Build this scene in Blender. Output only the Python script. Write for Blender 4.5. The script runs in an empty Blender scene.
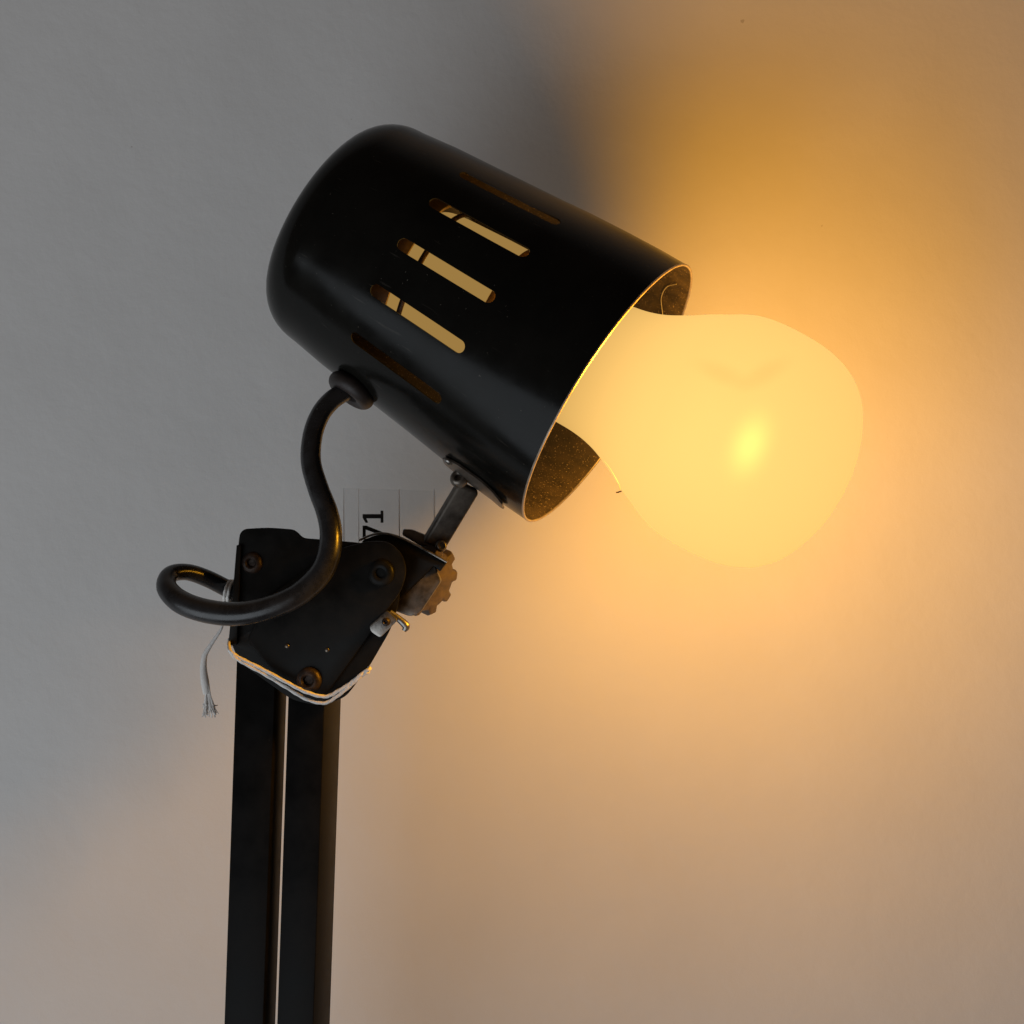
import bpy, bmesh, math, random
from mathutils import Vector, Matrix
random.seed(7)
R = math.radians
U = 0.0004            # metres per unit: one unit is one picture pixel at 200 units in front of the wall
DC, HR = 2800.0, 200.0   # camera distance from the wall and reference distance, in units
sc = bpy.context.scene

# ---------------------------------------------------------------- camera
cd = bpy.data.cameras.new('camera'); cam = bpy.data.objects.new('camera', cd)
sc.collection.objects.link(cam); sc.camera = cam
cd.sensor_width = 36; cd.lens = 36 * (DC - HR) / 1024.0
cam.location = (0, -DC * U, 0); cam.rotation_euler = (R(90), 0, 0)
cd.clip_start = 0.05; cd.clip_end = 50

# ---------------------------------------------------------------- world and lamps
w = bpy.data.worlds.new('World'); sc.world = w; w.use_nodes = True
bg = w.node_tree.nodes['Background']
bg.inputs[0].default_value = (1.0, 0.70, 0.50, 1); bg.inputs[1].default_value = 0.058

def area(name, loc, target, size, power, col):
    l = bpy.data.lights.new(name, 'AREA'); l.shape = 'RECTANGLE'; l.size, l.size_y = size
    l.energy = power; l.color = col
    o = bpy.data.objects.new(name, l); sc.collection.objects.link(o)
    o.location = loc
    o.rotation_euler = (Vector(target) - Vector(loc)).to_track_quat('-Z', 'Y').to_euler()
    return o
area('window_light', (-1.05, -1.00, -0.85), (-0.2, 0.05, 0.0), (1.5, 1.3), 12.0, (0.84, 0.925, 1.0))

sc.view_settings.view_transform = 'Standard'; sc.view_settings.look = 'None'
sc.view_settings.exposure = 0; sc.view_settings.gamma = 1
try: sc.cycles.max_bounces = 10
except Exception: pass

# ---------------------------------------------------------------- helpers
def W(px, py, h):
    k = (DC - h) / (DC - HR)
    return Vector(((px - 512) * k * U, -h * U, (512 - py) * k * U))

def link(o): sc.collection.objects.link(o); return o
WM = {}
def obj(name, bm, mats, parent=None, M=None, smooth=True, angle=35):
    bmesh.ops.recalc_face_normals(bm, faces=bm.faces)
    me = bpy.data.meshes.new(name); bm.to_mesh(me); bm.free()
    if not isinstance(mats, (list, tuple)): mats = [mats]
    for m in mats: me.materials.append(m)
    if smooth:
        me.shade_smooth(); me.set_sharp_from_angle(angle=R(angle))
    o = link(bpy.data.objects.new(name, me))
    M = M or Matrix.Identity(4)
    WM[o.name] = M
    if parent:
        o.parent = parent; o.matrix_basis = WM[parent.name].inverted() @ M
    else: o.matrix_basis = M
    return o
def thing(name, loc):
    o = link(bpy.data.objects.new(name, None)); o.location = loc; o.empty_display_size = 0.02
    WM[o.name] = Matrix.Translation(loc); return o
def tag(o, label, cat=None, group=None, kind=None):
    o['label'] = label
    if cat: o['category'] = cat
    if group: o['group'] = group
    if kind: o['kind'] = kind
    return o

def lathe(bm, prof, n=96, matf=None, closed=False):
    rings = []
    for r, z in prof:
        if r < 1e-9: rings.append([bm.verts.new((0, 0, z))])
        else: rings.append([bm.verts.new((r * math.cos(2 * math.pi * i / n), r * math.sin(2 * math.pi * i / n), z)) for i in range(n)])
    cnt = len(rings) if closed else len(rings) - 1
    for k in range(cnt):
        a, b = rings[k], rings[(k + 1) % len(rings)]
        for i in range(n):
            j = (i + 1) % n
            if len(a) == 1 and len(b) == 1: continue
            if len(a) == 1: f = bm.faces.new((a[0], b[j], b[i]))
            elif len(b) == 1: f = bm.faces.new((a[i], a[j], b[0]))
            else: f = bm.faces.new((a[i], a[j], b[j], b[i]))
            if matf: f.material_index = matf(k)
    return bm

def catmull(pts, rad, sub=10):
    out = []; rr = []
    P = [pts[0] * 2 - pts[1]] + list(pts) + [pts[-1] * 2 - pts[-2]]
    for i in range(1, len(P) - 2):
        p0, p1, p2, p3 = P[i - 1], P[i], P[i + 1], P[i + 2]
        for s in range(sub):
            t = s / sub
            out.append(0.5 * ((2 * p1) + (p2 - p0) * t + (2 * p0 - 5 * p1 + 4 * p2 - p3) * t * t + (3 * p1 - p0 - 3 * p2 + p3) * t ** 3))
            rr.append(rad[i - 1] * (1 - t) + rad[i] * t)
    out.append(pts[-1]); rr.append(rad[-1])
    return out, rr

def tube(bm, pts, rad, n=16, sub=10, twist=0.0, lobes=0):
    if not isinstance(rad, (list, tuple)): rad = [rad] * len(pts)
    P, Rr = catmull([Vector(p) for p in pts], rad, sub) if sub > 1 else ([Vector(p) for p in pts], rad)
    t0 = (P[1] - P[0]).normalized(); up = Vector((0, -1, 0)) if abs(t0.y) < .9 else Vector((1, 0, 0))
    nrm = (up - t0 * up.dot(t0)).normalized(); rings = []
    for i, p in enumerate(P):
        t = (P[min(i + 1, len(P) - 1)] - P[max(i - 1, 0)]).normalized()
        nrm = (nrm - t * nrm.dot(t)).normalized(); b = t.cross(nrm)
        ring = []
        for k in range(n):
            a = 2 * math.pi * k / n
            q = Rr[i] * (1 + (0.16 * math.cos(lobes * (a + twist * i)) if lobes else 0))
            ring.append(bm.verts.new(p + (nrm * math.cos(a) + b * math.sin(a)) * q))
        rings.append(ring)
    for i in range(len(rings) - 1):
        for k in range(n):
            j = (k + 1) % n
            bm.faces.new((rings[i][k], rings[i][j], rings[i + 1][j], rings[i + 1][k]))
    bm.faces.new(rings[0]); bm.faces.new(list(reversed(rings[-1])))
    return bm

def prism(bm, front, back):
    a = [bm.verts.new(p) for p in front]; b = [bm.verts.new(p) for p in back]
    bm.faces.new(a); bm.faces.new(list(reversed(b)))
    for i in range(len(a)):
        j = (i + 1) % len(a); bm.faces.new((a[i], b[i], b[j], a[j]))
    return bm
def bevel(bm, wd, seg=2, ang=30):
    bmesh.ops.recalc_face_normals(bm, faces=bm.faces)
    ed = [e for e in bm.edges if len(e.link_faces) == 2 and e.calc_face_angle(0) > R(ang)]
    bmesh.ops.bevel(bm, geom=ed, offset=wd, segments=seg, affect='EDGES', profile=0.5)
    return bm
def rounded(poly, rads, n=6):
    """2-D polygon with rounded corners"""
    out = []; m = len(poly)
    for i in range(m):
        p = Vector(poly[i]); a = Vector(poly[i - 1]) - p; b = Vector(poly[(i + 1) % m]) - p
        r = rads[i] if isinstance(rads, (list, tuple)) else rads
        if r <= 0: out.append(p); continue
        r = min(r, a.length * .45, b.length * .45)
        p0 = p + a.normalized() * r; p1 = p + b.normalized() * r
        for k in range(n + 1):
            t = k / n; out.append(p0 * (1 - t) ** 2 + p * 2 * t * (1 - t) + p1 * t * t)
    return out
def plate(poly, hf, th, rads=3, bev=1.2):
    """sheet whose outline is given at a distance hf(px) in front of the wall, th thick"""
    q = rounded(poly, rads)
    f = [W(p.x, p.y, hf(p.x, p.y)) for p in q]
    b = [v + Vector((0, th * U, 0)) for v in f]
    bm = bmesh.new(); prism(bm, f, b)
    if bev: bevel(bm, bev * U, 2)
    return bm
def frame_matrix(origin, z, xhint):
    z = Vector(z).normalized(); x = Vector(xhint); x = (x - z * x.dot(z)).normalized(); y = z.cross(x)
    M = Matrix((x, y, z)).transposed().to_4x4(); M.translation = origin
    return M

# ---------------------------------------------------------------- materials
def newmat(name):
    m = bpy.data.materials.new(name); m.use_nodes = True
    nt = m.node_tree; b = nt.nodes['Principled BSDF']; return m, nt, b
def N(nt, t, **kw):
    n = nt.nodes.new(t)
    for k, v in kw.items():
        if k in n.inputs: n.inputs[k].default_value = v
        else: setattr(n, k, v)
    return n
def ramp(nt, src, stops):
    r = N(nt, 'ShaderNodeValToRGB'); e = r.color_ramp.elements
    while len(e) < len(stops): e.new(0.5)
    for i, (p, c) in enumerate(stops):
        e[i].position = p; e[i].color = (*c, 1) if len(c) == 3 else c
    nt.links.new(src, r.inputs[0]); return r.outputs[0]
def g(v): return (v, v, v)
def worn(name, c0, c1, scale=60, rough=(.3, .5), metal=0, bump=.1, lo=.35, hi=.7, speck=None, spec=0.5, coat=0):
    m, nt, b = newmat(name)
    tc = N(nt, 'ShaderNodeTexCoord')
    n1 = N(nt, 'ShaderNodeTexNoise', Scale=scale, Detail=8.0, Roughness=.65)
    nt.links.new(tc.outputs['Object'], n1.inputs['Vector'])
    col = ramp(nt, n1.outputs[0], [(lo, c0), (hi, c1)])
    if speck:
        n2 = N(nt, 'ShaderNodeTexNoise', Scale=speck[0], Detail=3.0, Roughness=.6)
        nt.links.new(tc.outputs['Object'], n2.inputs['Vector'])
        mk = ramp(nt, n2.outputs[0], [(speck[1], g(0)), (speck[1] + .03, g(1))])
        mx = N(nt, 'ShaderNodeMix', data_type='RGBA')
        nt.links.new(mk, mx.inputs[0]); nt.links.new(col, mx.inputs[6]); mx.inputs[7].default_value = (*speck[2], 1)
        col = mx.outputs[2]
    nt.links.new(col, b.inputs['Base Color'])
    rr = ramp(nt, n1.outputs[0], [(lo, g(rough[0])), (hi, g(rough[1]))])
    nt.links.new(rr, b.inputs['Roughness'])
    b.inputs['Metallic'].default_value = metal
    b.inputs['Specular IOR Level'].default_value = spec
    b.inputs['Coat Weight'].default_value = coat; b.inputs['Coat Roughness'].default_value = .15
    if bump:
        bp = N(nt, 'ShaderNodeBump', Strength=bump, Distance=.0006)
        nt.links.new(n1.outputs[0], bp.inputs['Height']); nt.links.new(bp.outputs[0], b.inputs['Normal'])
    return m
M_enamel = worn('black_enamel', (.005, .005, .0045), (.010, .0095, .008), 35, (.14, .26), bump=.05, speck=(700, .715, (.10, .09, .075)), spec=.12)
M_inner = worn('dusty_brown_inner_enamel', (.026, .018, .011), (.075, .05, .032), 130, (.55, .8), bump=.35, lo=.35, hi=.68, speck=(1500, .63, (.35, .25, .16)))
M_bare = worn('bare_worn_edge', (.45, .36, .28), (.6, .5, .4), 200, (.3, .5), metal=.8)
M_black = worn('black_painted_steel', (.006, .006, .0055), (.014, .013, .012), 90, (.35, .55), bump=.12, speck=(700, .76, (.1, .09, .08)), spec=.09)
M_arm = worn('black_arm_paint', (.005, .005, .005), (.011, .010, .0095), 60, (.3, .45), bump=.04, speck=(600, .78, (.08, .07, .06)), spec=.06)
M_rubber = worn('black_rubber', (.010, .010, .011), (.026, .026, .028), 120, (.22, .36), bump=.10, speck=(500, .73, (.09, .09, .09)), spec=.5)
M_grom = worn('rubber_grommet', (.012, .010, .009), (.03, .02, .018), 150, (.4, .6), bump=.15)
M_steel = worn('dull_grey_steel', (.10, .085, .07), (.26, .23, .20), 140, (.32, .55), metal=.85, bump=.2)
M_zinc = worn('zinc_plated_steel', (.16, .15, .14), (.42, .40, .37), 160, (.25, .5), metal=.9, bump=.25)
M_rust = worn('rusty_rivet_steel', (.02, .013, .010), (.07, .05, .04), 300, (.35, .6), metal=.6, bump=.4)
M_bake = worn('brown_bakelite', (.06, .045, .032), (.17, .125, .09), 120, (.4, .6), bump=.2)
M_brass = worn('aged_brass', (.5, .33, .12), (.7, .5, .22), 200, (.25, .45), metal=.95)
M_string = worn('white_cotton_string', (.75, .73, .70), (.88, .86, .84), 900, (.85, .95), bump=.4)
M_ink = worn('black_ink', (.012, .010, .010), (.02, .018, .016), 300, (.5, .6), bump=0)
M_hair = worn('grey_fibre', (.35, .3, .25), (.5, .45, .4), 300, (.6, .8), bump=0)

nt = M_enamel.node_tree; b = nt.nodes['Principled BSDF']
tc = N(nt, 'ShaderNodeTexCoord'); mp = N(nt, 'ShaderNodeMapping'); mp.inputs['Scale'].default_value = (1, 1, .06); mp.inputs['Rotation'].default_value = (.25, .1, 0)
nt.links.new(tc.outputs['Object'], mp.inputs[0]); ns = N(nt, 'ShaderNodeTexNoise', Scale=520.0, Detail=2.0, Roughness=.5); nt.links.new(mp.outputs[0], ns.inputs['Vector'])
mk = ramp(nt, ns.outputs[0], [(.70, g(0)), (.76, g(.6))])
mx = N(nt, 'ShaderNodeMix', data_type='RGBA'); old = b.inputs['Base Color'].links[0].from_socket
nt.links.new(mk, mx.inputs[0]); nt.links.new(old, mx.inputs[6]); mx.inputs[7].default_value = (.045, .04, .034, 1); nt.links.new(mx.outputs[2], b.inputs['Base Color'])

# wall: off-white paint, very slightly uneven
M_wall, nt, b = newmat('off_white_wall_paint')
tc = N(nt, 'ShaderNodeTexCoord')
n1 = N(nt, 'ShaderNodeTexNoise', Scale=5.0, Detail=6.0, Roughness=.6); nt.links.new(tc.outputs['Object'], n1.inputs['Vector'])
n3 = N(nt, 'ShaderNodeTexNoise', Scale=160.0, Detail=2.0, Roughness=.5); nt.links.new(tc.outputs['Object'], n3.inputs['Vector'])
mk = ramp(nt, n3.outputs[0], [(.775, g(0)), (.80, g(.5))])
mx = N(nt, 'ShaderNodeMix', data_type='RGBA'); nt.links.new(mk, mx.inputs[0]); mx.inputs[7].default_value = (.4, .36, .32, 1)
nt.links.new(ramp(nt, n1.outputs[0], [(.3, (.77, .765, .755)), (.7, (.86, .855, .845))]), mx.inputs[6])
nt.links.new(mx.outputs[2], b.inputs['Base Color'])
n2 = N(nt, 'ShaderNodeTexNoise', Scale=16.0, Detail=12.0, Roughness=.62); nt.links.new(tc.outputs['Object'], n2.inputs['Vector'])
bp = N(nt, 'ShaderNodeBump', Strength=.62, Distance=.0018); nt.links.new(n2.outputs[0], bp.inputs['Height'])
nt.links.new(bp.outputs[0], b.inputs['Normal'])
b.inputs['Roughness'].default_value = .7; b.inputs['Specular IOR Level'].default_value = .2

# glowing opal glass; its neck, cut off from the lamp's glowing core, gives off less
GLOW = (1.32, 0.775, 0.215)
M_bulb, nt, b = newmat('lit_opal_glass'); nt.nodes.remove(b)
out = nt.nodes['Material Output']
tc = N(nt, 'ShaderNodeTexCoord'); sp = N(nt, 'ShaderNodeSeparateXYZ'); nt.links.new(tc.outputs['Object'], sp.inputs[0])
mr = N(nt, 'ShaderNodeMapRange'); mr.interpolation_type = 'SMOOTHSTEP'
mr.inputs['From Min'].default_value = -150 * U; mr.inputs['From Max'].default_value = 70 * U
mr.inputs['To Min'].default_value = .36; mr.inputs['To Max'].default_value = 1.0
nt.links.new(sp.outputs[2], mr.inputs['Value'])
em = N(nt, 'ShaderNodeEmission'); em.inputs[0].default_value = (*GLOW, 1)
dv = N(nt, 'ShaderNodeVectorMath', operation='DISTANCE'); nt.links.new(tc.outputs['Object'], dv.inputs[0])
dv.inputs[1].default_value = (-20 * U, 95 * U, 130 * U)
m2 = N(nt, 'ShaderNodeMapRange'); nt.links.new(dv.outputs['Value'], m2.inputs['Value'])
m2.inputs['From Min'].default_value = 30 * U; m2.inputs['From Max'].default_value = 230 * U
m2.inputs['To Min'].default_value = 1.02; m2.inputs['To Max'].default_value = .70
mm = N(nt, 'ShaderNodeMath', operation='MULTIPLY'); nt.links.new(mr.outputs[0], mm.inputs[0]); nt.links.new(m2.outputs[0], mm.inputs[1])
nt.links.new(mm.outputs[0], em.inputs[1])
tf = N(nt, 'ShaderNodeMapRange'); nt.links.new(sp.outputs[2], tf.inputs['Value'])
tf.inputs['From Min'].default_value = 10 * U; tf.inputs['From Max'].default_value = 70 * U
tf.inputs['To Min'].default_value = 0; tf.inputs['To Max'].default_value = .25
tr = N(nt, 'ShaderNodeBsdfTransparent'); mx = N(nt, 'ShaderNodeMixShader'); mx.inputs[0].default_value = .25
nt.links.new(em.outputs[0], mx.inputs[1]); nt.links.new(tr.outputs[0], mx.inputs[2])
nt.links.new(tf.outputs[0], mx.inputs[0]); nt.links.new(mx.outputs[0], out.inputs[0])
M_bulb.cycles.emission_sampling = 'FRONT_BACK' if hasattr(M_bulb, 'cycles') else 'AUTO'

# the glowing cloud round the filament
M_core, nt, b = newmat('filament_glow'); nt.nodes.remove(b); out = nt.nodes['Material Output']
tc = N(nt, 'ShaderNodeTexCoord'); ln = N(nt, 'ShaderNodeVectorMath', operation='LENGTH')
nt.links.new(tc.outputs['Object'], ln.inputs[0])
mr = N(nt, 'ShaderNodeMapRange'); mr.interpolation_type = 'SMOOTHSTEP'
mr.inputs['From Min'].default_value = 0; mr.inputs['From Max'].default_value = 1
mr.inputs['To Min'].default_value = 1; mr.inputs['To Max'].default_value = 0
nt.links.new(ln.outputs['Value'], mr.inputs['Value'])
pw = N(nt, 'ShaderNodeMath', operation='POWER'); pw.inputs[1].default_value = 2; nt.links.new(mr.outputs[0], pw.inputs[0])
ml = N(nt, 'ShaderNodeMath', operation='MULTIPLY'); ml.inputs[1].default_value = 110; nt.links.new(pw.outputs[0], ml.inputs[0])
em = N(nt, 'ShaderNodeEmission'); em.inputs[0].default_value = (1, 1, .16, 1); nt.links.new(ml.outputs[0], em.inputs[1])
nt.links.new(em.outputs[0], out.inputs['Volume'])

# clear film of the lot ticket
def film(name, tint, a, rough=.25):
    m, nt, b = newmat(name); out = nt.nodes['Material Output']
    b.inputs['Base Color'].default_value = (*tint, 1); b.inputs['Roughness'].default_value = rough
    tr = N(nt, 'ShaderNodeBsdfTransparent'); mx = N(nt, 'ShaderNodeMixShader'); mx.inputs[0].default_value = a
    nt.links.new(tr.outputs[0], mx.inputs[1]); nt.links.new(b.outputs[0], mx.inputs[2]); nt.links.new(mx.outputs[0], out.inputs[0])
    return m
M_film = film('clear_film', (.7, .7, .7), .06)
M_fold = film('film_crease', (.95, .93, .9), .75, .3)

# ---------------------------------------------------------------- setting: the wall
bm = bmesh.new(); bmesh.ops.create_cube(bm, size=1)
bmesh.ops.scale(bm, verts=bm.verts, vec=(3.2, .1, 3.2))
wall = obj('wall', bm, M_wall, None, Matrix.Translation((0, .05 + 125 * U, 0)), smooth=False)
tag(wall, 'plain off-white wall behind the lamp, lit amber by the bulb', 'wall', kind='structure')

# ---------------------------------------------------------------- the lamp
lamp = thing('desk_lamp', W(262, 1330, 150))
tag(lamp, 'black jointed desk lamp with slotted cylindrical shade and lit amber bulb', 'desk lamp')

T = R(12.5); CT, ST = math.cos(T), math.sin(T)
AX = Vector((.8400 * CT, -ST, -.5430 * CT)).normalized()
UP = Vector((.543, 0, .84))
RIM = W(608, 394, 205)
MH = frame_matrix(RIM, AX, UP)            # local x = up across the shade, y = towards the viewer, z = mouth
def S(s, r, phi):                          # a point on the head: along, out, angle from the viewer's side
    return MH @ Vector((r * math.sin(R(phi)) * U, r * math.cos(R(phi)) * U, s * U))
def SDIR(phi): return (MH.to_3x3() @ Vector((math.sin(R(phi)), math.cos(R(phi)), 0))).normalized()

# shade
outp = [(150, 0), (149.3, -30), (147, -70), (144, -110), (140, -150), (136.5, -190), (133, -230), (130, -265), (126.8, -290), (125, -304)]
cx, cz, fr = 127.5 - 50, -300, 50
for k in range(1, 13):
    a = math.pi / 2 * k / 12
    outp.append((83 + 41.5 * math.cos(a), -308 - 46 * math.sin(a)))
outp += [(60, -356), (30, -359), (0, -360)]
th = 1.7
inp = [(max(r - th, 0), z) for r, z in outp[:-4]] + [(82, -350), (60, -354), (30, -357), (0, -358)]
prof = [(r * U, z * U) for r, z in reversed(inp)]
prof = prof + [(r * U, z * U) for r, z in outp]
ni = len(inp)
bm = bmesh.new(); lathe(bm, prof, 160, lambda k: 1 if k < ni - 1 else (2 if k == ni - 1 else 0))
shade = obj('shade', bm, [M_enamel, M_inner, M_bare], lamp, MH)
shade['label'] = 'black enamel shade with rounded back, slots round its side and dusty brown inside'
# vent slots, cut right through the sheet metal
cb = bmesh.new()
for phi in (-43, -18.5, 4, 27, 50, 148, 171, 194, 217):
    d = Vector((math.sin(R(phi)), math.cos(R(phi)), 0)); t = Vector((math.cos(R(phi)), -math.sin(R(phi)), 0))
    pts = []
    hl, hw = 51, 6.6
    for k in range(25):
        if k <= 12: a = math.pi * k / 12; pts.append((hw * math.cos(a), hl + hw * math.sin(a)))
        else: a = math.pi + math.pi * (k - 13) / 12; pts.append((hw * math.cos(a), -hl + hw * math.sin(a)))
    pts.append((hw * math.cos(2 * math.pi), -hl))
    pts = pts[:-1]
    f = [(d * 100 + t * x + Vector((0, 0, z - 170))) * U for x, z in pts]
    b_ = [(d * 175 + t * x + Vector((0, 0, z - 170))) * U for x, z in pts]
    prism(cb, f, b_)
cut = obj('slot_cutter', cb, M_enamel, None, MH, smooth=False)
md = shade.modifiers.new('slots', 'BOOLEAN'); md.object = cut; md.operation = 'DIFFERENCE'; md.solver = 'EXACT'
bpy.context.view_layer.update()
me2 = bpy.data.meshes.new_from_object(shade.evaluated_get(bpy.context.evaluated_depsgraph_get()))
shade.modifiers.clear(); shade.data = me2
bpy.data.objects.remove(cut, do_unlink=True)
me2.shade_smooth(); me2.set_sharp_from_angle(angle=R(30))
# rim bead
bm = bmesh.new()
ring = [((149.2 + 1.3 * math.cos(a)) * U, (0.4 + 1.3 * math.sin(a)) * U) for a in [2 * math.pi * k / 10 for k in range(10)]]
lathe(bm, ring, 160, closed=True)
obj('rim', bm, M_bare, shade, MH)

# bulb
MB = frame_matrix(S(3, 0, 0) + SDIR(90) * 20 * U, AX + UP * math.tan(R(4.6)), UP)
bp_ = [(0, -262), (20, -262), (30, -258), (52, -252), (66, -243), (72, -228), (73, -190), (73, -150), (71, -100), (69, -60), (70, -20), (76, 8),
       (88, 34), (97, 50), (106, 68), (114, 84), (119, 98), (121.5, 114), (122.3, 132), (121.8, 150), (120, 167), (116.5, 182), (110.5, 197),
       (102, 210), (90, 222), (74, 232), (55, 240), (35, 245.5), (16, 248), (0, 248.6)]
bq, _ = catmull([Vector((a, 0, b_)) for a, b_ in bp_], [1] * len(bp_), 5)
bm = bmesh.new(); lathe(bm, [(max(v.x, 0) * U * .99 if 0 < i_ < len(bq) - 1 else 0, v.z * U) for i_, v in enumerate(bq)], 128)
bulb = obj('light_bulb', bm, M_bulb, lamp, MB, angle=80)
bulb['label'] = 'large lit opal bulb glowing amber, sticking out of the shade mouth'
for p_ in bulb.data.polygons: p_.use_smooth = True
bm = bmesh.new(); bmesh.ops.create_icosphere(bm, subdivisions=3, radius=1)
Mc = frame_matrix(W(750, 445, 240), Vector((.38, -.15, 1)), (1, 0, 0)) @ Matrix.Diagonal((37 * U, 37 * U, 62 * U, 1))
obj('filament', bm, M_core, bulb, Mc)
# faint V-shaped shade in the glow, put in as soft absorbing blobs
M_vshade, nt, b = newmat('soft_v_shade'); nt.nodes.remove(b); out = nt.nodes['Material Output']
tc = N(nt, 'ShaderNodeTexCoord'); ln = N(nt, 'ShaderNodeVectorMath', operation='LENGTH'); nt.links.new(tc.outputs['Object'], ln.inputs[0])
mr = N(nt, 'ShaderNodeMapRange'); mr.interpolation_type = 'SMOOTHSTEP'; nt.links.new(ln.outputs['Value'], mr.inputs['Value'])
mr.inputs['From Min'].default_value = .1; mr.inputs['From Max'].default_value = 1; mr.inputs['To Min'].default_value = 65; mr.inputs['To Max'].default_value = 0
va = N(nt, 'ShaderNodeVolumeAbsorption'); va.inputs[0].default_value = (.5, .35, .2, 1); nt.links.new(mr.outputs[0], va.inputs[1]); nt.links.new(va.outputs[0], out.inputs['Volume'])
for mx_, my_, dx_, dz_ in ((722, 374, 1, -.42), (764, 374, 1, .55)):
    bm = bmesh.new(); bmesh.ops.create_icosphere(bm, subdivisions=3, radius=1)
    obj('dark_v_shade', bm, M_vshade, bulb, frame_matrix(W(mx_, my_, 246), Vector((dx_, -.1, dz_)), (0, 0, 1)) @ Matrix.Diagonal((15 * U, 26 * U, 42 * U, 1)))
# the light the bulb throws
pl = bpy.data.lights.new('bulb_light', 'POINT'); pl.energy = 6.6; pl.color = (1.0, .43, .02); pl.shadow_soft_size = 58 * U
plo = link(bpy.data.objects.new('bulb_light', pl)); plo.location = W(736, 421, 320)
# rings added for the reflected bands in the slots, and the lamp holder
for zc, hw_, m_ in ((-219, 3, M_rust), (-136, 5, M_brass)):
    bm = bmesh.new()
    lathe(bm, [((74.2 + 1.6 * math.cos(a)) * U, (zc + hw_ * math.sin(a)) * U) for a in [2 * math.pi * k / 12 for k in range(12)]], 64, closed=True)
    obj('band_ring', bm, m_, lamp, MB)
bm = bmesh.new()
lathe(bm, [(r * U, z * U) for r, z in [(0, -352), (40, -352), (46, -346), (46, -290), (62, -282), (77, -262), (80, -240), (80, -233), (76.5, -233), (75.5, -240), (73, -258), (56, -274), (0, -274)]], 64)
obj('lamp_holder', bm, M_bake, lamp, MB)

# grommet where the cord enters the shade
phiG = -76
GC = S(-216, 137, phiG)
MG = frame_matrix(GC, SDIR(phiG), AX)
bm = bmesh.new()
pr = []
for k in range(13):
    a = -math.pi / 2 + math.pi * k / 12; pr.append(((17 + 9 * math.cos(a)) * U, (3 + 9 * math.sin(a)) * U))
pr = [(0, -6 * U)] + pr + [(11 * U, 10 * U), (9 * U, 7 * U), (0, 7 * U)]
lathe(bm, pr, 48)
grom = obj('grommet', bm, M_grom, lamp, MG)

# cord
cp = [(356, 386, 190, 8), (344, 392, 196, 9.6), (331, 401, 200, 9.8), (320, 415, 204, 9.9), (312.5, 436, 210, 10), (311, 462, 218, 10.2), (318, 488, 226, 10.6), (327, 512, 232, 11),
      (331, 534, 238, 11.2), (328, 558, 242, 11.4), (318, 577, 244, 11.4), (296, 596, 244, 11.5), (267, 608.5, 240, 11.8), (237, 614, 234, 12), (206, 611, 225, 12), (181, 602, 214, 11.8),
      (167, 588, 200, 10.6), (170, 575, 184, 8.8), (186, 572, 170, 8.4), (206, 578, 156, 8.8), (230, 590, 142, 9), (256, 604, 130, 9), (276, 640, 120, 9), (288, 700, 112, 9), (288, 800, 100, 9), (280, 960, 92, 9), (270, 1120, 90, 9), (262, 1330, 90, 9)]
# the part behind the arm is kept narrow so that it stays between wall and bars
bm = bmesh.new(); tube(bm, [W(a, b_, c) for a, b_, c, d in cp[:23]], [d * U for a, b_, c, d in cp[:23]], 28, 12)
cord = obj('cord', bm, M_rubber, lamp, smooth=True, angle=60)

# mounting leaf and stem under the shade
bm = bmesh.new()
q = []
for i in range(13):
    s = -98 + 76 * i / 12
    wd = 11 * math.sqrt(max(0.02, 1 - abs((i - 6) / 6.3) ** 2.6))
    q.append((s, wd))
lo, hi = [], []
def rad_at(s):
    for (r0, z0), (r1, z1) in zip(outp, outp[1:]):
        if z1 <= s <= z0: return r0 + (r1 - r0) * (z0 - s) / (z0 - z1)
    return 150
NF = 6
top, bot = [], []
for s, wd in q:
    a, b_ = [], []
    for k in range(NF + 1):
        ph = -80 + (k / NF * 2 - 1) * wd * .9
        r = rad_at(s) + 1.2 + (2.5 if s > -40 else 0) * ((s + 40) / 30 if s > -40 else 0)
        a.append(bm.verts.new(S(s, r + 2.2, ph))); b_.append(bm.verts.new(S(s, r, ph)))
    top.append(a); bot.append(b_)
for i in range(len(q) - 1):
    for k in range(NF):
        bm.faces.new((top[i][k], top[i + 1][k], top[i + 1][k + 1], top[i][k + 1]))
        bm.faces.new((bot[i][k], bot[i][k + 1], bot[i + 1][k + 1], bot[i + 1][k]))
    bm.faces.new((top[i][0], bot[i][0], bot[i + 1][0], top[i + 1][0]))
    bm.faces.new((top[i][NF], top[i + 1][NF], bot[i + 1][NF], bot[i][NF]))
for i in (0, len(q) - 1):
    for k in range(NF):
        bm.faces.new((top[i][k], top[i][k + 1], bot[i][k + 1], bot[i][k]))
leaf = obj('mounting_plate', bm, M_steel, lamp)
def dome(r, h, name, mat, parent, M, hole=0):
    bm = bmesh.new(); pr = []
    if hole:
        pr = [(0, h * .15), (hole * .9, h * .15), (hole, h * .75)]
        for k in range(8):
            a = math.pi / 2 - math.pi / 2 * k / 7; pr.append((hole + (r - hole) * (.25 + .75 * math.cos(a)), h * (.0 + 1.0 * math.sin(a))))
    else:
        for k in range(9):
            a = math.pi / 2 - math.pi / 2 * k / 8; pr.append((r * math.cos(a) if k else 0, h * math.sin(a)))
    pr += [(r * .98, -h * .4), (0, -h * .4)]
    lathe(bm, [(x * U, z * U) for x, z in pr], 32)
    return obj(name, bm, mat, parent, M)
for s in (-90,):
    c = S(s, rad_at(s) + 3.5, -74); dome(5, 3, 'rivet_or_glint', M_zinc, leaf, frame_matrix(c, SDIR(-74), AX))

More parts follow.
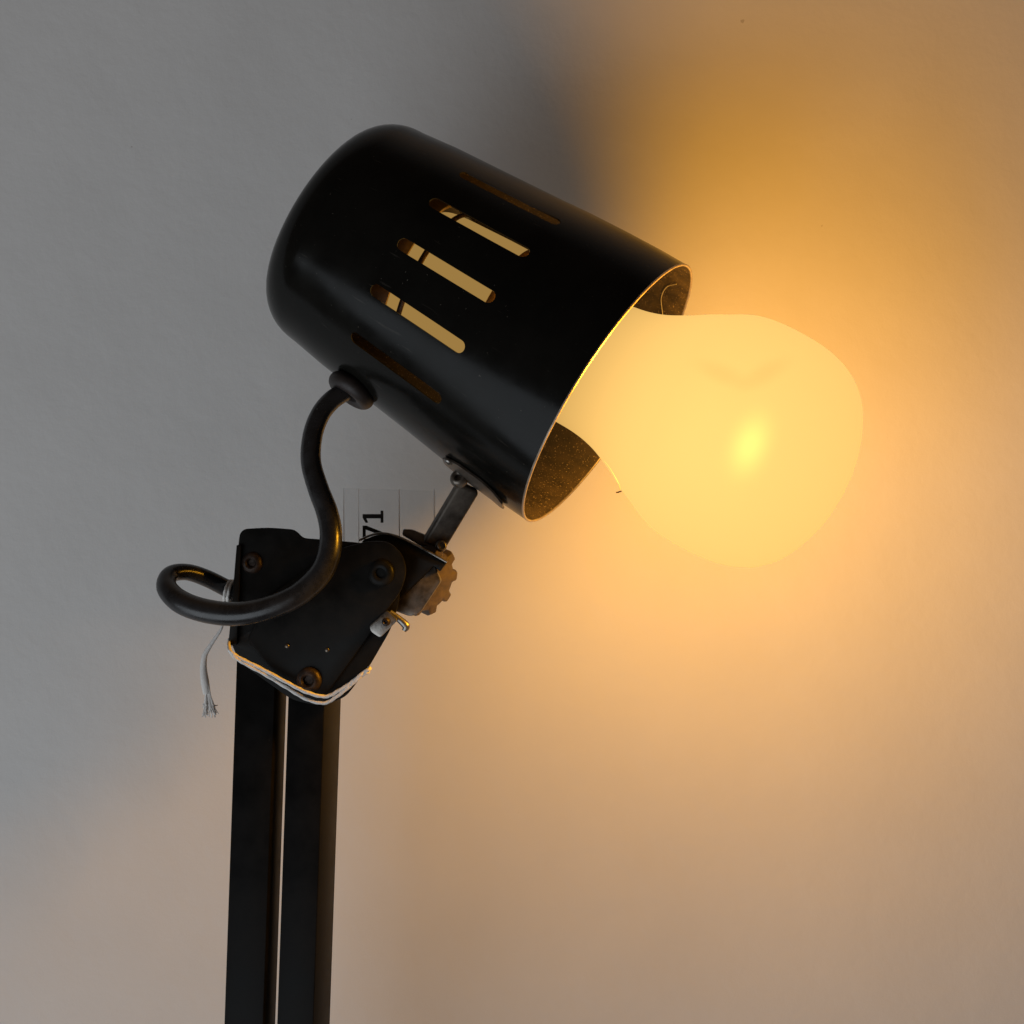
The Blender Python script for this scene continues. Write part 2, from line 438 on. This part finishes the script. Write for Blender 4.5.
# stem: a flat bar from the leaf down to the knuckle
P0, P1 = W(468.5, 486, 196), W(433, 545, 172)
Ms = frame_matrix((P0 + P1) / 2, P1 - P0, Vector((1, -.12, .5)))
L = (P1 - P0).length
bm = bmesh.new(); bmesh.ops.create_cube(bm, size=1); bmesh.ops.scale(bm, verts=bm.verts, vec=(24 * U, 13 * U, L)); bevel(bm, 3.6 * U, 4)
M_stem = worn('tarnished_steel', (.04, .032, .026), (.13, .11, .09), 140, (.4, .6), metal=.6, bump=.2)
stem = obj('stem', bm, M_stem, lamp, Ms)
Mr = frame_matrix(W(459, 479, 208), Vector((-.2, -.9, .35)), (1, 0, 0))
dome(9, 7, 'rivet_or_glint', M_steel, stem, Mr, hole=3)
dome(6, 5, 'rivet_or_glint', M_steel, stem, frame_matrix(W(441, 546, 184), Vector((.2, -1, .1)), (1, 0, 0)), hole=3)

# bracket plates (turned a little about the vertical, right edge farther off)
hfb = lambda x, y: 198 + .22 * (x - 300)
back_poly = [(238, 548), (240, 529), (268, 527.5), (295, 529.5), (303, 538), (352, 542), (378, 545), (398, 566), (400, 600), (391, 629), (369, 667), (345, 698), (318, 706), (292, 700), (239, 662), (232, 645), (228, 645)]
bm = plate(back_poly, lambda x, y: hfb(x, y) - 9, 5, [4, 10, 8, 8, 4, 4, 14, 10, 12, 10, 9, 9, 9, 8, 5, 2, 1])
brk = obj('bracket', bm, M_black, lamp)
front_poly = [(247, 640), (264, 600), (330, 551), (352, 545), (368, 541), (388, 541), (402, 553), (407, 570), (402, 590), (386, 612), (330, 690), (318, 701), (300, 701), (288, 692)]
bm = plate(front_poly, lambda x, y: hfb(x, y) - 0, 6, [6, 8, 8, 10, 8, 8, 8, 8, 10, 10, 10, 10, 8, 8], 1.8)
fp = obj('side_plate', bm, M_black, lamp)
# edge flange down the left side and the folded lip
bm = plate([(236.5, 545), (241, 545), (237, 645), (228.5, 645)], lambda x, y: hfb(x, y) - 4, 34, 1.2, .8)
obj('flange', bm, M_black, brk)
pn = Vector((-.2, -1, 0))
for (x, y, r, hh, m_) in [(252, 563, 11, 5, M_rust), (381, 573, 13.5, 4, M_black), (309, 680, 13, 6, M_rust)]:
    dh = -2 if x < 260 else 1
    rv = dome(r, hh, 'rivet_or_glint', m_, fp if x > 260 else brk, frame_matrix(W(x, y, hfb(x, y) + dh - (7 if x < 260 else 0)), pn, (1, 0, 0)), hole=r * .38)
for (x, y) in [(287, 646), (327, 650)]:  # tiny steel domes put in for bright glints on the plate
    dome(2.4, 1.5, 'rivet_or_glint', M_steel, fp, frame_matrix(W(x, y, hfb(x, y) + .5), pn, (1, 0, 0)))

# knuckle block between plates and stem
def block(name, poly, h0, th, mat, parent, rads=3, bev=1.5):
    return obj(name, plate(poly, lambda x, y: h0 + .22 * (x - 420), th, rads, bev), mat, parent)
kn = block('knuckle', [(360, 541), (380, 533.5), (398, 536), (424, 549), (447, 562.5), (440, 572), (434, 566), (396, 604), (380, 590)], 196, 32, M_black, lamp, [6, 8, 8, 6, 2, 2, 2, 3, 4])
block('clamp_block', [(434, 564), (441.5, 581), (421, 612), (411, 617), (389, 609), (396, 596)], 190, 24, M_steel, kn, [3, 3, 4, 5, 4, 3], 2.2)
# bright folded edge of the top plate
bm = bmesh.new()
tube(bm, [W(359, 540.5, 184), W(370, 535.5, 186), W(382, 533.3, 189), W(396, 536, 192), (W(412, 543, 195)), W(430, 552.5, 199), W(447, 562, 202)], [1.2 * U] * 7, 8, 6)
obj('plate_edge', bm, M_zinc, kn)
bm = bmesh.new()
bl = [(403, 529), (412, 529.5), (428, 536), (428, 546), (420, 546), (402, 535)]
obj('lug', plate(bl, lambda x, y: 160, 18, 2, 1.2), M_steel, kn)

# lobed tightening knob behind the knuckle
KC = W(425, 579, 150)
MK = frame_matrix(KC, Vector((.72, -.62, -.30)), (0, 0, 1))
bm = bmesh.new(); nb = 160
def kr(a, r): return r * (1 + .19 * (1 / (1 + math.exp(-9 * (math.cos(9 * a) - .15)))) - .09)
lay = [(26, -12), (33, -10.5), (35, -7), (35, 7), (33, 10.5), (27, 12)]
rings = []
for r, z in lay:
    rings.append([bm.verts.new((kr(2 * math.pi * k / nb, r) * math.cos(2 * math.pi * k / nb) * U, kr(2 * math.pi * k / nb, r) * math.sin(2 * math.pi * k / nb) * U, z * U)) for k in range(nb)])
for a, b_ in zip(rings, rings[1:]):
    for k in range(nb):
        j = (k + 1) % nb; bm.faces.new((a[k], a[j], b_[j], b_[k]))
bm.faces.new(rings[0]); bm.faces.new(list(reversed(rings[-1])))
knob = obj('knob', bm, M_bake, lamp, MK)

# small zinc clip with its screw and lug
cl = block('clip', [(387, 610), (398, 620), (380, 638), (371, 632), (369, 626)], 228, 8, M_zinc, lamp, [3, 3, 3, 3, 3], 1.2)
dome(4.2, 3, 'screw', M_rust, cl, frame_matrix(W(386, 622, 221.5), pn, (1, 0, 0)), hole=1.4)
bm = bmesh.new(); tube(bm, [W(390, 612, 214), W(399, 619, 214), (W(406, 626, 214)), W(404, 631, 214)], [2.6 * U, 3.4 * U, 4.2 * U, 2.2 * U], 12, 6)
obj('lug', bm, M_zinc, cl)

# the two arm bars, square tubes turned 18 degrees
def bar(name, xt, yt, xb, yb, h, wd, dp, ang, parent):
    A = W(xt, yt, h); B = W(xb, yb, h)
    M = frame_matrix((A + B) / 2, B - A, Vector((math.cos(R(ang)), math.sin(R(ang)), 0)))
    bm = bmesh.new(); bmesh.ops.create_cube(bm, size=1); bmesh.ops.scale(bm, verts=bm.verts, vec=(wd * U, dp * U, (B - A).length)); bevel(bm, 1.3 * U, 2)
    return obj(name, bm, M_arm, parent, M)
bar('arm_bar', 263.0, 640, 239.5, 1330, 152, 43.5, 31, -19, lamp)
bar('arm_bar', 316.6, 645, 293.1, 1330, 158, 40, 44, -19, lamp)

# ---------------------------------------------------------------- string tied round the bracket
st = thing('string', W(300, 690, 200))
tag(st, 'thin white cotton string tied twice round the lamp bracket, frayed tail at left', 'string')
def strand(name, pts, r, mat=M_string, parent=st, lobes=3, sub=10, n=12):
    bm = bmesh.new(); tube(bm, [W(*p) for p in pts], [r * U] * len(pts) if not isinstance(r, list) else [q * U for q in r], n, sub, .35, lobes)
    return obj(name, bm, mat, parent, angle=80)
strand('strand', [(229, 640, 170), (229.5, 650, 200), (240, 658, 202), (262, 669, 202), (288, 683, 206), (306, 692, 212), (325, 696.5, 213), (338, 691, 215), (352, 682, 217), (363, 673, 218), (369.5, 668, 208), (352, 668, 110), (290, 655, 98), (235, 642, 110), (229, 640, 170)], 1.8)
strand('strand', [(229, 643, 168), (231, 653, 200), (242, 662, 202), (264, 674, 202), (288, 688.5, 205), (306, 699, 210), (324, 703, 212), (336, 697, 214), (350, 686, 216), (361, 676, 217), (368, 671, 206), (352, 672, 108), (290, 658, 96), (235, 646, 108), (229, 643, 168)], 1.7)
for dx in (0, 3.6):
    strand('loop', [(224.5 + dx, 603, 150), (224 + dx, 597, 163), (226 + dx, 588, 163), (230 + dx, 581, 150), (233 + dx, 584, 132), (229 + dx, 600, 130), (224.5 + dx, 603, 150)], 1.5)
strand('tail', [(228, 604, 148), (224, 616, 150), (221, 629, 152), (212, 643, 152), (205, 655, 151), (203.5, 668, 150), (205, 682, 150), (207, 694, 150)], [1.1, 1.2, 1.5, 2.0, 2.8, 3.6, 4.4, 3.9], lobes=0)
bm = bmesh.new()
for k in range(90):
    a = random.uniform(-1, 1); b_ = random.uniform(-1, 1)
    tube(bm, [W(206.5 + a * 1.5, 682, 150 + b_ * 2), W(208 + a * 2.6, 695, 150 + b_ * 3), W(209 + a * 4.5 + random.uniform(-1, 1), 705, 150 + b_ * 4), W(210 + a * 6.5 + random.uniform(-2.5, 2.5), 710 + random.uniform(-7, 8), 150 + b_ * 6)], [.55 * U] * 4, 5, 4)
obj('frayed_end', bm, M_string, st)

# ---------------------------------------------------------------- lot ticket
tk = thing('ticket', W(390, 545, 140))
tag(tk, 'clear film ticket printed 71 sideways, standing up behind the lamp bracket', 'ticket')
bm = plate([(343, 488), (436, 491), (435, 590), (343, 590)], lambda x, y: 142, .5, 1, 0)
fl = obj('film', bm, M_film, tk)
M_fold = M_string  # creases made white to stand in for the glints on the folds
for x, wd in ((343.6, .4), (358.5, .3), (399, .5), (434, .6)):
    bm = bmesh.new(); tube(bm, [W(x, 489, 144.5), W(x + .4, 540, 144.5), W(x + wd, 589, 144.5)], [wd * U] * 3, 8, 4); obj('crease_glint', bm, M_fold, fl)
one = [(383.4, 510.6), (383.4, 522.8), (380.6, 522.8), (380.6, 518.4), (366.4, 518.4), (368.2, 522.6), (365.6, 522.9), (362.6, 517.8), (362.6, 514.1), (380.6, 514.1), (380.6, 510.6)]
seven = [(362.6, 525.6), (362.6, 539.5), (365.8, 539.5), (365.8, 529.6), (383.4, 536.4), (383.4, 532.4), (366.4, 525.6)]
for d in (one, seven):
    obj('digit', plate(d, lambda x, y: 143.0, .6, 0, 0), M_ink, tk)

# ---------------------------------------------------------------- stray fibres
fb = thing('fibre', W(612, 475, 190))
tag(fb, 'fine hair hanging from the lower corner of the shade mouth', 'fibre')
strand('hair', [(604, 461, 228), (609, 467, 232), (615, 477, 235), (619, 485, 236), (620, 490, 236)], .45, M_hair, fb, 0, 8, 6)
strand('knot', [(616, 492.5, 236), (618, 492.3, 236), (620, 491.5, 236), (621.5, 491.4, 236)], .8, M_rust, fb, 0, 6, 6)
fb2 = thing('fibre', W(668, 288, 190))
tag(fb2, 'curled pale fibre caught inside the upper corner of the shade mouth', 'fibre')
bm = bmesh.new()
tube(bm, [S(-14, 146.0, 112), S(-24, 145.8, 118), S(-26, 145.8, 126), S(-18, 145.8, 134), S(-14, 145.6, 140)], [.5 * U] * 5, 6, 8)
obj('hair', bm, M_hair, fb2)
